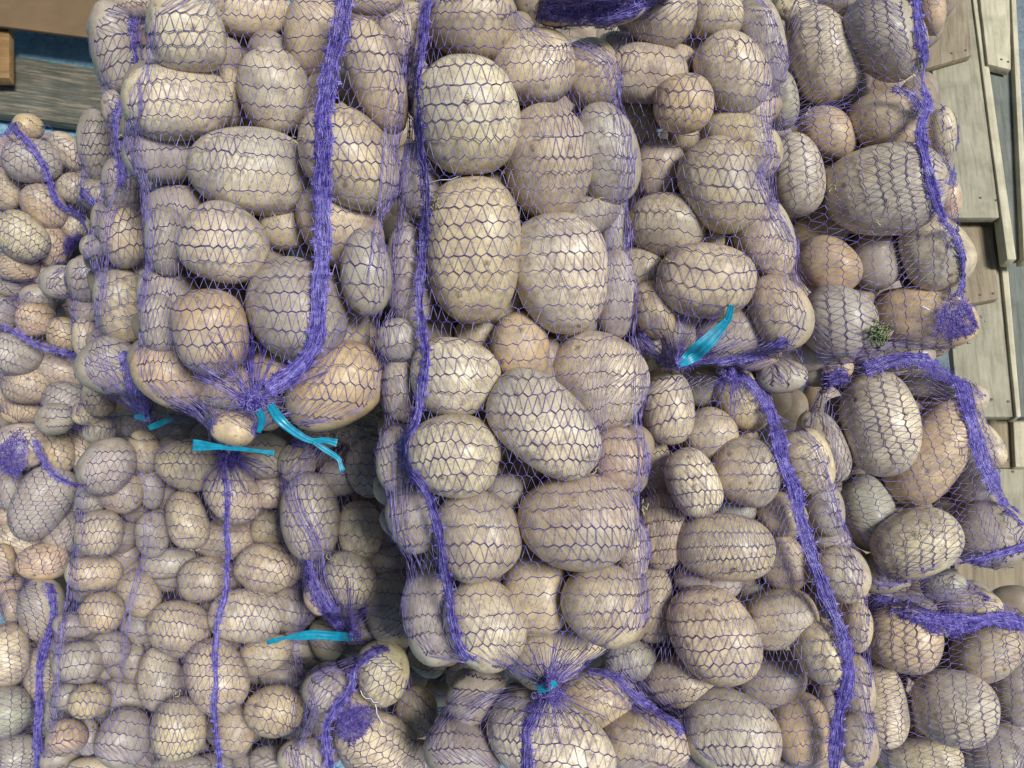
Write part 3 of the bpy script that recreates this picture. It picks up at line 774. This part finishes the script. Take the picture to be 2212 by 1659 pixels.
def strip_mesh(S, uv, lift=.0008):
    """uv: n x m x 2 grid"""
    n, m, _ = uv.shape; Q = surf(S, uv[..., 0].ravel(), uv[..., 1].ravel(), lift)
    i = np.arange(n*m).reshape(n, m)
    Fc = np.stack([i[:-1, :-1], i[:-1, 1:], i[1:, 1:], i[1:, :-1]], -1).reshape(-1, 4)
    return Q, Fc
def build_bands(S, root):
    sk = .8/S.d0
    for nb, (name, wd, pts) in enumerate(BANDS):
        if name != S.name: continue
        r = np.random.default_rng(100+nb); pl = polyline(pts, 4.0)
        tg = np.gradient(pl, axis=0); tg /= np.linalg.norm(tg, axis=1, keepdims=True)+1e-9; nm = np.stack([-tg[:, 1], tg[:, 0]], 1)
        wv = wd*.68*(1+.22*np.sin(np.arange(len(pl))*.23+nb)*r.uniform(.3, 1)+.15*vnoise(np.arange(len(pl))*4., 0, 30, nb))/2
        pl = pl+nm*(2.5*vnoise(np.arange(len(pl))*4., 7, 40, nb+50))[:, None]
        lat = np.linspace(-.86, .86, 7)
        uv = pl[:, None, :]+nm[:, None, :]*(wv[:, None]*lat[None, :])[..., None]
        Q, Fc = strip_mesh(S, uv)
        cent = (uv[:-1, :-1]+uv[1:, 1:])/2
        ok = inside(S, cent[..., 0].ravel(), cent[..., 1].ravel())
        if ok.sum() > 3:
            Fk = Fc[ok]
            sub(link('seam_band_film', mesh_np('film', Q, Fk, True), M_FILM), root)
        length = len(pl)*4.0; n = int(length*wd/(24*sk))
        def spray(n, lo, hi, along):
            i = r.integers(0, len(pl), n); t = r.uniform(-1, 1, n); t = np.sign(t)*np.abs(t)**.8
            p = pl[i]+nm[i]*(wv[i]*t)[:, None]+r.normal(0, .6, (n, 2))
            base = np.arctan2(tg[i, 1], tg[i, 0])
            d = base+r.normal(0, along, n)+math.pi*r.integers(0, 2, n)
            ok = inside(S, p[:, 0], p[:, 1]); return p[ok], d[ok], r.uniform(lo, hi, ok.sum())*sk
        def strands(cnt, rad, lift):
            parts = []; N_ = len(pl)
            for k in range(cnt):
                a0 = int(r.integers(-20, N_-8)); b0 = min(N_, a0+int(r.uniform(20, 90))); a0 = max(a0, 0); s = np.arange(a0, b0)
                if len(s) < 3: continue
                lat = np.clip(r.uniform(-1, 1)+.35*vnoise(s*4., k*31., 26, nb*70+k), -1.05, 1.05)
                p = pl[s]+nm[s]*(wv[s]*lat)[:, None]; Q_ = surf(S, p[:, 0], p[:, 1], .0004+lift*(.5+.5*vnoise(s*4., k*17., 20, nb+k)))
                ok = inside(S, p[:-1, 0], p[:-1, 1]) & inside(S, p[1:, 0], p[1:, 1])
                if ok.any(): parts.append(prisms(Q_[:-1][ok], Q_[1:][ok], rad*r.uniform(.6, 1.5)))
            return merge(parts) if parts else prisms(np.zeros((1, 3)), np.ones((1, 3))*.001, [1e-5])
        ns_ = length*wd/(55*4*sk)*3.0
        a1 = strands(int(ns_*.30), .00026, .002)
        q = .0172/S.d0*F; ng = int(n*.7)
        i = (np.round(r.uniform(0, length/q, ng))*q/4+r.normal(0, .9, ng)).astype(int); i = np.clip(i, 0, len(pl)-1)
        p = pl[i]+nm[i]*(wv[i]*r.uniform(-1, 1, ng))[:, None]; d = np.arctan2(nm[i, 1], nm[i, 0])+r.normal(0, .6, ng); L = r.uniform(5, 13, ng)*sk
        ok = inside(S, p[:, 0], p[:, 1]); p, d, L = p[ok], d[ok], L[ok]
        a2 = tangle(S, p, d, L, r, .0018, rad=.00028)
        sub(link('seam_band', mesh_np('band', *merge([a1, a2])), M_BAND), root)
        # tufts pulled sideways where the net rows are knitted in
        q = .0148/S.d0*F; parts = []
        for s in np.arange(q*.5, length, q):
            i = min(int(s/4), len(pl)-1)
            for sd in (-1, 1):
                for _ in range(4):
                    c = pl[i]+nm[i]*sd*wv[i]*r.uniform(.35, .9)+r.normal(0, 2.5, 2)
                    e = pl[i]+nm[i]*sd*(wv[i]+r.uniform(.1, .75)*14*sk)+tg[i]*r.normal(0, 2.5)
                    if inside(S, *c) and inside(S, *e):
                        A = surf(S, [c[0]], [c[1]], .001); B = surf(S, [e[0]], [e[1]], .0002); parts.append(prisms(A, B, [.0005]))
        parts.append(strands(int(ns_*.26), .00020, .0026))
        p, d, L = spray(int(n*.05)+3, 4, 11, .8)
        parts.append(tangle(S, p, d, L, r, .0024, rad=.00022))
        sub(link('seam_band_fibres', mesh_np('fibres', *merge(parts)), M_BAND2), root)
    for nb, (name, c, sz, turn) in enumerate(PATCHES):
        if name != S.name: continue
        r = np.random.default_rng(300+nb); t = math.radians(turn); ex = np.array([math.cos(t), math.sin(t)]); ey = np.array([-ex[1], ex[0]])
        def at(x, y): return np.array(c)+ex*(x*sz[0])[..., None]+ey*(y*sz[1])[..., None]
        def pts(n):
            rad = np.sqrt(r.uniform(0, 1, n)); th = r.uniform(0, 6.28, n); k = 1+.2*np.sin(3*th+nb)+.1*np.sin(7*th)
            p = at(rad*k*np.cos(th), rad*k*np.sin(th)); return p[inside(S, p[:, 0], p[:, 1])]
        area = sz[0]*sz[1]*3.14
        p = pts(int(area/17/sk)); a1 = tangle(S, p, r.uniform(0, 6.28, len(p)), r.uniform(8, 22, len(p))*sk, r, .002, rad=.00026)
        G = np.linspace(-.9, .9, 14); X, Y = np.meshgrid(G, G); uv = at(X, Y); Q, Fc = strip_mesh(S, uv)
        cx = (X[:-1, :-1]+X[1:, 1:])/2; cy = (Y[:-1, :-1]+Y[1:, 1:])/2; ok = ((cx**2+cy**2) < .9).ravel()
        cu = uv[:-1, :-1].reshape(-1, 2); ok &= inside(S, cu[:, 0], cu[:, 1])
        if ok.sum() > 3: sub(link('corner_weave_film', mesh_np('film', Q, Fc[ok], True), M_FILMC), root)
        sub(link('corner_weave', mesh_np('weave', *a1), M_BAND), root)
        p = pts(int(area/60/sk)); a2 = tangle(S, p, r.uniform(0, 6.28, len(p)), r.uniform(5, 12, len(p))*sk, r, .0025, rad=.00022)
        sub(link('corner_weave_fibres', mesh_np('weave', *a2), M_BAND2), root)
def build_gathers(S, root):
    sk = .8/S.d0
    for nb, (name, wd, pts) in enumerate(GATHERS):
        if name != S.name: continue
        r = np.random.default_rng(900+nb); pl = polyline(pts, 6.0); n = len(pl)
        tg = np.gradient(pl, axis=0); tg /= np.linalg.norm(tg, axis=1, keepdims=True)+1e-9; nm = np.stack([-tg[:, 1], tg[:, 0]], 1)
        for nm_, cnt, mt, rad in (('gathered_threads', int(wd*.9), M_NET, .00027), ('gathered_light_threads', int(wd*.6), M_BAND2, .00021)):
            parts = []
            for k in range(cnt):
                a, b_ = sorted(r.integers(0, n, 2)); 
                if b_-a < 4: continue
                lat = r.normal(0, .55)*wd; s = np.arange(a, b_)
                fan = 1+1.2*(np.abs(s-n/2)/(n/2))**2
                off = lat*fan+2.2*vnoise(s*6., k*37., 40, nb*50+k)
                p = pl[s]+nm[s]*off[:, None]; q_ = surf(S, p[:, 0], p[:, 1], .0006+r.uniform(0, .002))
                ok = inside(S, p[:-1, 0], p[:-1, 1]) & inside(S, p[1:, 0], p[1:, 1])
                if ok.any(): parts.append(prisms(q_[:-1][ok], q_[1:][ok], rad*r.uniform(.7, 1.3)))
            if parts: sub(link(nm_, mesh_np('gather', *merge(parts)), mt), root)
def build_necks(S, root):
    sk = .8/S.d0
    for nb, (name, c, mean, spread, reach) in enumerate(NECKS):
        if name != S.name: continue
        r = np.random.default_rng(500+nb); n = int(75*spread/150); parts = []
        th = np.radians(mean+r.uniform(-spread/2, spread/2, n)); c = np.array(c, float)
        L = reach*r.uniform(.3, 1.25, n)
        far = c+np.stack([np.cos(th), np.sin(th)], 1)*L[:, None]
        near = c+np.stack([np.cos(th), np.sin(th)], 1)*r.uniform(1, 9, n)[:, None]+r.normal(0, 3, (n, 2))
        prev = None
        for k in range(7):
            t = k/6; p = far*(1-t)+near*t+r.normal(0, .8, (n, 2)); q = surf(S, p[:, 0], p[:, 1], .0008+.003*t*r.uniform(0, 1, n)[:, None][:, 0])
            if k:
                ok = inside(S, p[:, 0], p[:, 1]) & (np.linalg.norm(q-prev, axis=1) < .03)
                parts.append(prisms(prev[ok], q[ok], .00027*(1+.4*t)))
            prev = q
        p = c+r.normal(0, 1, (200, 2))*np.array([11, 6])*sk
        parts.append(tangle(S, p, r.uniform(0, 6.28, len(p)), r.uniform(6, 20, len(p))*sk, r, .006, rad=.00033))
        sub(link('gathered_neck', mesh_np('neck', *merge(parts)), M_BAND), root)
        p = c+r.normal(0, 1, (90, 2))*np.array([14, 9])*sk
        parts = [tangle(S, p, r.uniform(0, 6.28, len(p)), r.uniform(8, 22, len(p))*sk, r, .008, k=5, rad=.00026)]
        for k in range(int(r.integers(9, 15))):               # loose loops of thread standing on the knot
            cc = c+r.normal(0, 1, 2)*np.array([13, 8])*sk; th0 = r.uniform(0, 6.28); rr_ = r.uniform(4, 11)*sk; tt = np.linspace(0, r.uniform(3.5, 6.6), 16)
            x = cc[0]+rr_*np.cos(tt+th0)*r.uniform(.6, 1); y = cc[1]+rr_*np.sin(tt+th0); z = .003+.006*np.sin(tt/2)*r.uniform(.4, 1)
            q = surf(S, x, y, z); parts.append(prisms(q[:-1], q[1:], .00036))
        sub(link('gathered_neck_fibres', mesh_np('neck', *merge(parts)), M_BAND2), root)
def build_ribbons(S, root):
    for nb, (name, _, strands) in enumerate(RIBBONS):
        if name != S.name: continue
        for ns, pts in enumerate(strands):
            r = np.random.default_rng(700+nb*10+ns); pl = polyline([(x, y, w_) for x, y, w_ in pts], 4.0); n = len(pl)
            tg = np.gradient(pl[:, :2], axis=0); tg /= np.linalg.norm(tg, axis=1, keepdims=True)+1e-9; nm = np.stack([-tg[:, 1], tg[:, 0]], 1)
            m = 9; rows = []
            hb = np.array([bil(S.C, x, y) for x, y in pl[:, :2]]); hb = np.maximum(hb, -70)
            for _ in range(12): hb[1:-1] = (hb[:-2]+hb[1:-1]+hb[2:])/3
            for i in range(n):
                lat = np.linspace(-1, 1, m); wv = max(pl[i, 2], 3)*.5
                fold = .0016*np.abs(((lat*1.2+.15*math.sin(i*.09+ns)) % 1)-.5)*2+.0003*math.sin(i*.35+ns)
                uv = pl[i, :2]+nm[i]*(lat*wv*(1+.08*math.sin(i*.3)))[:, None]
                d = S.d0-hb[i]*S.d0/F-.008-fold
                rows.append(P(uv[:, 0], uv[:, 1], d))
            Q = np.array(rows).reshape(-1, 3); Q2 = Q-BK*.0004
            i = np.arange(n*m).reshape(n, m)
            Fc = np.stack([i[:-1, :-1], i[:-1, 1:], i[1:, 1:], i[1:, :-1]], -1).reshape(-1, 4)
            rim = []
            loop = list(i[:, 0])+list(i[-1, 1:])+list(i[::-1, -1][1:])+list(i[0, ::-1][1:-1])
            for a, b in zip(loop, loop[1:]+loop[:1]): rim.append([a, b, b+n*m, a+n*m])
            V = np.concatenate([Q, Q2]); Fa = np.concatenate([Fc, Fc[:, ::-1]+n*m, np.array(rim)])
            sub(link('tie_string', mesh_np('tie', V, Fa, False), M_TIE), root)
SACKLAB = {
'front left': 'big violet net sack in front at left, bare potato and cyan string below',
'centre front': 'tall net sack down the middle in front, violet seam on its left',
'topmost': 'dark violet folded net sack end across the top edge',
'right of centre': 'net sack right of centre, gathered below with one upright cyan ribbon',
'upper right': 'net sack beside the wooden pallets, ending in a dense violet corner',
'middle right': 'net sack at the right edge with a broad violet band, below the dense violet corner',
'lower right': 'net sack in the lower right corner, crossed by a dark violet band at its top',
'lower centre right': 'long net sack, thick violet seam curving down its right side to the bottom edge',
'lower centre': 'net sack at the bottom edge just below the small cyan knot',
'shaded middle': 'shaded net sack between the two front sacks, flat cyan ribbon at its neck',
'lower left': 'wide net sack at lower left, one thin violet seam straight down',
'lower middle': 'net sack at the bottom edge with a dark violet patch on its seam',
'back left': 'narrow net sack behind the front left sack, two short cyan string ends',
'shaded left column': 'shaded narrow net sack deep between the far left stack and its neighbour',
'far left upper': 'uppermost net sack of the far left stack, below the dark plank',
'far left second': 'second net sack down the far left stack, a light violet seam across it',
'far left third': 'third net sack down the far left stack, dense violet patch at its edge',
'far left lowest': 'lowest net sack of the far left stack, a violet seam running down it',
'deep middle': 'dark net sack at the bottom of the gap left of the small cyan knot',
'deep left': 'dark net sack in the gap under the cyan tied neck of the front left sack'}
total = 0; n_pot = 0; allmask = np.zeros_like(GU, bool); SS = {}
for bi, sack in enumerate(SACKS):
    ps, mask = layout(sack); n_pot += len(ps)
    W = build_potatoes(sack, ps, 1000*bi+17)
    S = make_surface(sack, mask, W); SS[sack] = S; S.ps = ps
    allmask |= mask
    mu, mv = GU[mask].mean(), GV[mask].mean()
    root = empty('net_sack', P(mu, mv, S.d0+.15)); tag(root, SACKLAB[sack], 'net sack', 'violet net sacks of potatoes')
    total += build_net(S, root)
    build_bands(S, root); build_gathers(S, root); build_necks(S, root); build_ribbons(S, root)
for o in bpy.data.objects:
    if 'label' in o and len(o['label'].replace(',', ' ').split()) > 16: print('LONG', o['label'])
print('potatoes', n_pot, 'threads', total)
# ---------------------------------------------------------------- potatoes deeper in the heap, seen only through gaps
def fill_heap():
    parts = []; tris = []
    def add(u, v, d, a, b, seed):
        p = dict(u=u, v=v, a=a, b=b, ang=rnd.uniform(0, 3.1), c=b*.9, z=0, sack=None)
        C = P(u, v, d); n = CAM-C; n /= np.linalg.norm(n); c, s = math.cos(p['ang']), math.sin(p['ang'])
        ex = RX*c-UP*s; ex = ex-n*(ex @ n); ex /= np.linalg.norm(ex); ey = np.cross(n, ex)
        V = potato_shape(seed, a*d/F, b*d/F, b*.9*d/F) @ np.stack([ex, ey, n], 1).T+C
        parts.append(V)
    k = 0
    for name, S in SS.items():
        if name == 'topmost': continue
        d0 = S.d0; g = 92*.8/d0
        for layer in (1, 2):
            for v in np.arange(-60, 1720, g*.9):
                for u in np.arange(-60, 2270, g):
                    uu = u+rnd.uniform(-.3, .3)*g; vv = v+rnd.uniform(-.3, .3)*g
                    if bil(S.dist, uu, vv) < 34: continue
                    h = float(bil(S.C, uu, vv)); z = (150+90*layer)*.8/d0
                    b = g*rnd.uniform(.40, .5); a = b*rnd.uniform(1.05, 1.4)
                    z = z+max(0, -h)
                    add(uu, vv, d0+z*d0/F, a, b, 90000+k); k += 1
    am = edt2(~allmask, 16) < (15.5*ST)**2; am = edt2(am, 18) > (17.5*ST)**2
    for v in np.arange(-60, 1720, 62):
        for u in np.arange(-60, 2270, 66):
            uu = u+rnd.uniform(-18, 18); vv = v+rnd.uniform(-18, 18)
            if bil(am.astype(float), uu, vv) < .9 or uu > (2000 if vv < 1260 else 2260): continue
            d = 1.42 if uu > 330 else 1.66
            if uu < 330 and (vv < 340 or uu < -20): continue
            add(uu, vv, d, 46, 38, 99000+k); k += 1
    V = np.concatenate(parts); n = len(SV)
    off = (np.arange(len(parts))*n)
    q = np.concatenate([SQ, np.concatenate([ST1, ST1[:, 2:]], 1), np.concatenate([ST2, ST2[:, 2:]], 1)])
    me = bpy.data.meshes.new('heap')
    quads = (SQ[None]+off[:, None, None]).reshape(-1, 4); tr = (np.concatenate([ST1, ST2])[None]+off[:, None, None]).reshape(-1, 3)
    me.vertices.add(len(V)); me.vertices.foreach_set('co', V.astype(np.float32).ravel())
    li = np.concatenate([quads.ravel(), tr.ravel()]); me.loops.add(len(li)); me.loops.foreach_set('vertex_index', li.astype(np.int32))
    ns = np.concatenate([np.arange(len(quads))*4, len(quads)*4+np.arange(len(tr))*3]); nl = np.concatenate([np.full(len(quads), 4), np.full(len(tr), 3)])
    me.polygons.add(len(ns)); me.polygons.foreach_set('loop_start', ns.astype(np.int32)); me.polygons.foreach_set('loop_total', nl.astype(np.int32))
    me.polygons.foreach_set('use_smooth', np.ones(len(ns), bool)); me.update(calc_edges=True)
    o = link('potato_heap', me, M_POT); o.color = (.30, .24, .17, 1)  # skin colour darkened to stand in for shade in the gaps
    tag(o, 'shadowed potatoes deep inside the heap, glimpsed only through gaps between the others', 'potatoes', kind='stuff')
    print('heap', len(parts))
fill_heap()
# ---------------------------------------------------------------- straw and grass caught on the nets
def bits(name, label, cat, sack, c, n, spread, L, mat, rad=.0005, lift=.004, k=3, seed=0):
    r = np.random.default_rng(800+seed); S = SS[sack]; sk = 1
    p = np.array(c)+r.normal(0, 1, (n, 2))*np.array(spread)
    d = r.uniform(0, 6.28, n); V, Fc = tangle(S, p, d, r.uniform(.6, 1.3, n)*L, r, lift, k=k, rad=rad)
    ctr = V.mean(0); o = link(name, mesh_np(name, V-ctr, Fc), mat); o.location = ctr; tag(o, label, cat); return o
bits('grass_tuft', 'small tuft of green grass caught above the middle right sack', 'grass tuft', 'upper right', (1900, 722), 46, (9, 11), 20, M_GRASS, .0009, .012, seed=1)
bits('straw_wisp', 'dry straw bits stuck in the green tuft of the upper right sack', 'straw', 'upper right', (1905, 715), 22, (10, 9), 18, M_STRAW, .0006, .014, seed=2)
bits('straw_wisp', 'tangled dry hay between the two front sacks, above the cyan string', 'straw', 'shaded middle', (762, 915), 60, (38, 16), 34, M_STRAW, .0006, .012, k=4, seed=3)
bits('straw_wisp', 'pale crumbs of dry leaf on the violet seam of the back left sack', 'straw', 'back left', (262, 300), 16, (4, 18), 9, M_STRAW, .0010, .008, seed=4)
bits('straw_wisp', 'greenish straw crumb beside the seam of the centre front sack', 'straw', 'centre front', (944, 436), 12, (6, 6), 10, M_STRAW, .0007, .006, seed=5)
bits('white_thread', 'short stiff white thread beside the dense violet corner weave', 'thread', 'upper right', (2006, 670), 1, (1, 1), 36, M_WHITE, .0008, .004, k=2, seed=6)
bits('white_thread', 'long white thread lying along the seam of the centre front sack', 'thread', 'centre front', (936, 395), 2, (2, 3), 60, M_WHITE, .0004, .003, seed=7)
bits('white_thread', 'curved pale thread on the top potato of the lower middle sack', 'thread', 'lower middle', (815, 1520), 2, (4, 3), 60, M_WHITE, .0007, .003, k=5, seed=8)
for i, (c, sk_, lb) in enumerate([((495, 205), 'front left', 'pale straw flake left of the round pale potato in the front left sack'), ((590, 470), 'front left', 'brown straw flake above the dim potato in the front left sack'),
        ((556, 118), 'front left', 'straw flake on top of the round pale potato in the front left sack'), ((1294, 432), 'centre front', 'white crumb on the greyish potato near the right edge of the centre front sack'),
        ((718, 1215), 'shaded middle', 'curved straw on the lower potato of the shaded middle sack'), ((1388, 1092), 'centre front', 'pale chip at the right edge of the centre front sack'),
        ((868, 1055), 'shaded middle', 'pale leaf flake under the grey potato of the shaded middle sack')]):
    bits('straw_flake', lb, 'straw', sk_, c, 5, (5, 4), 12, M_STRAW, .0006, .004, seed=20+i)

for i, (sk_, pts) in enumerate({'front left': [(640, 300), (430, 640), (690, 690)], 'centre front': [(1010, 210), (1100, 690), (1290, 1010), (1120, 1390)], 'right of centre': [(1590, 100), (1440, 560), (1330, 330)],
        'upper right': [(1800, 400), (1900, 480), (1740, 240)], 'lower centre right': [(1560, 900), (1600, 1230), (1500, 1500), (1700, 1400)], 'lower left': [(420, 1190), (300, 1390), (560, 1290), (390, 1500)],
        'middle right': [(1960, 900), (1990, 1150)], 'lower right': [(1960, 1400), (2090, 1560)], 'far left upper': [(100, 420), (40, 540)]}.items()):
    for j, c in enumerate(pts):
        o = bits('straw_crumb', 'tiny pale straw crumbs on the net of the '+sk_+' sack', 'straw crumb', sk_, c, 4, (4, 3), 10, M_STRAW, .0006, .003, seed=60+i*7+j)
        o['group'] = 'straw crumbs on the '+sk_+' sack'
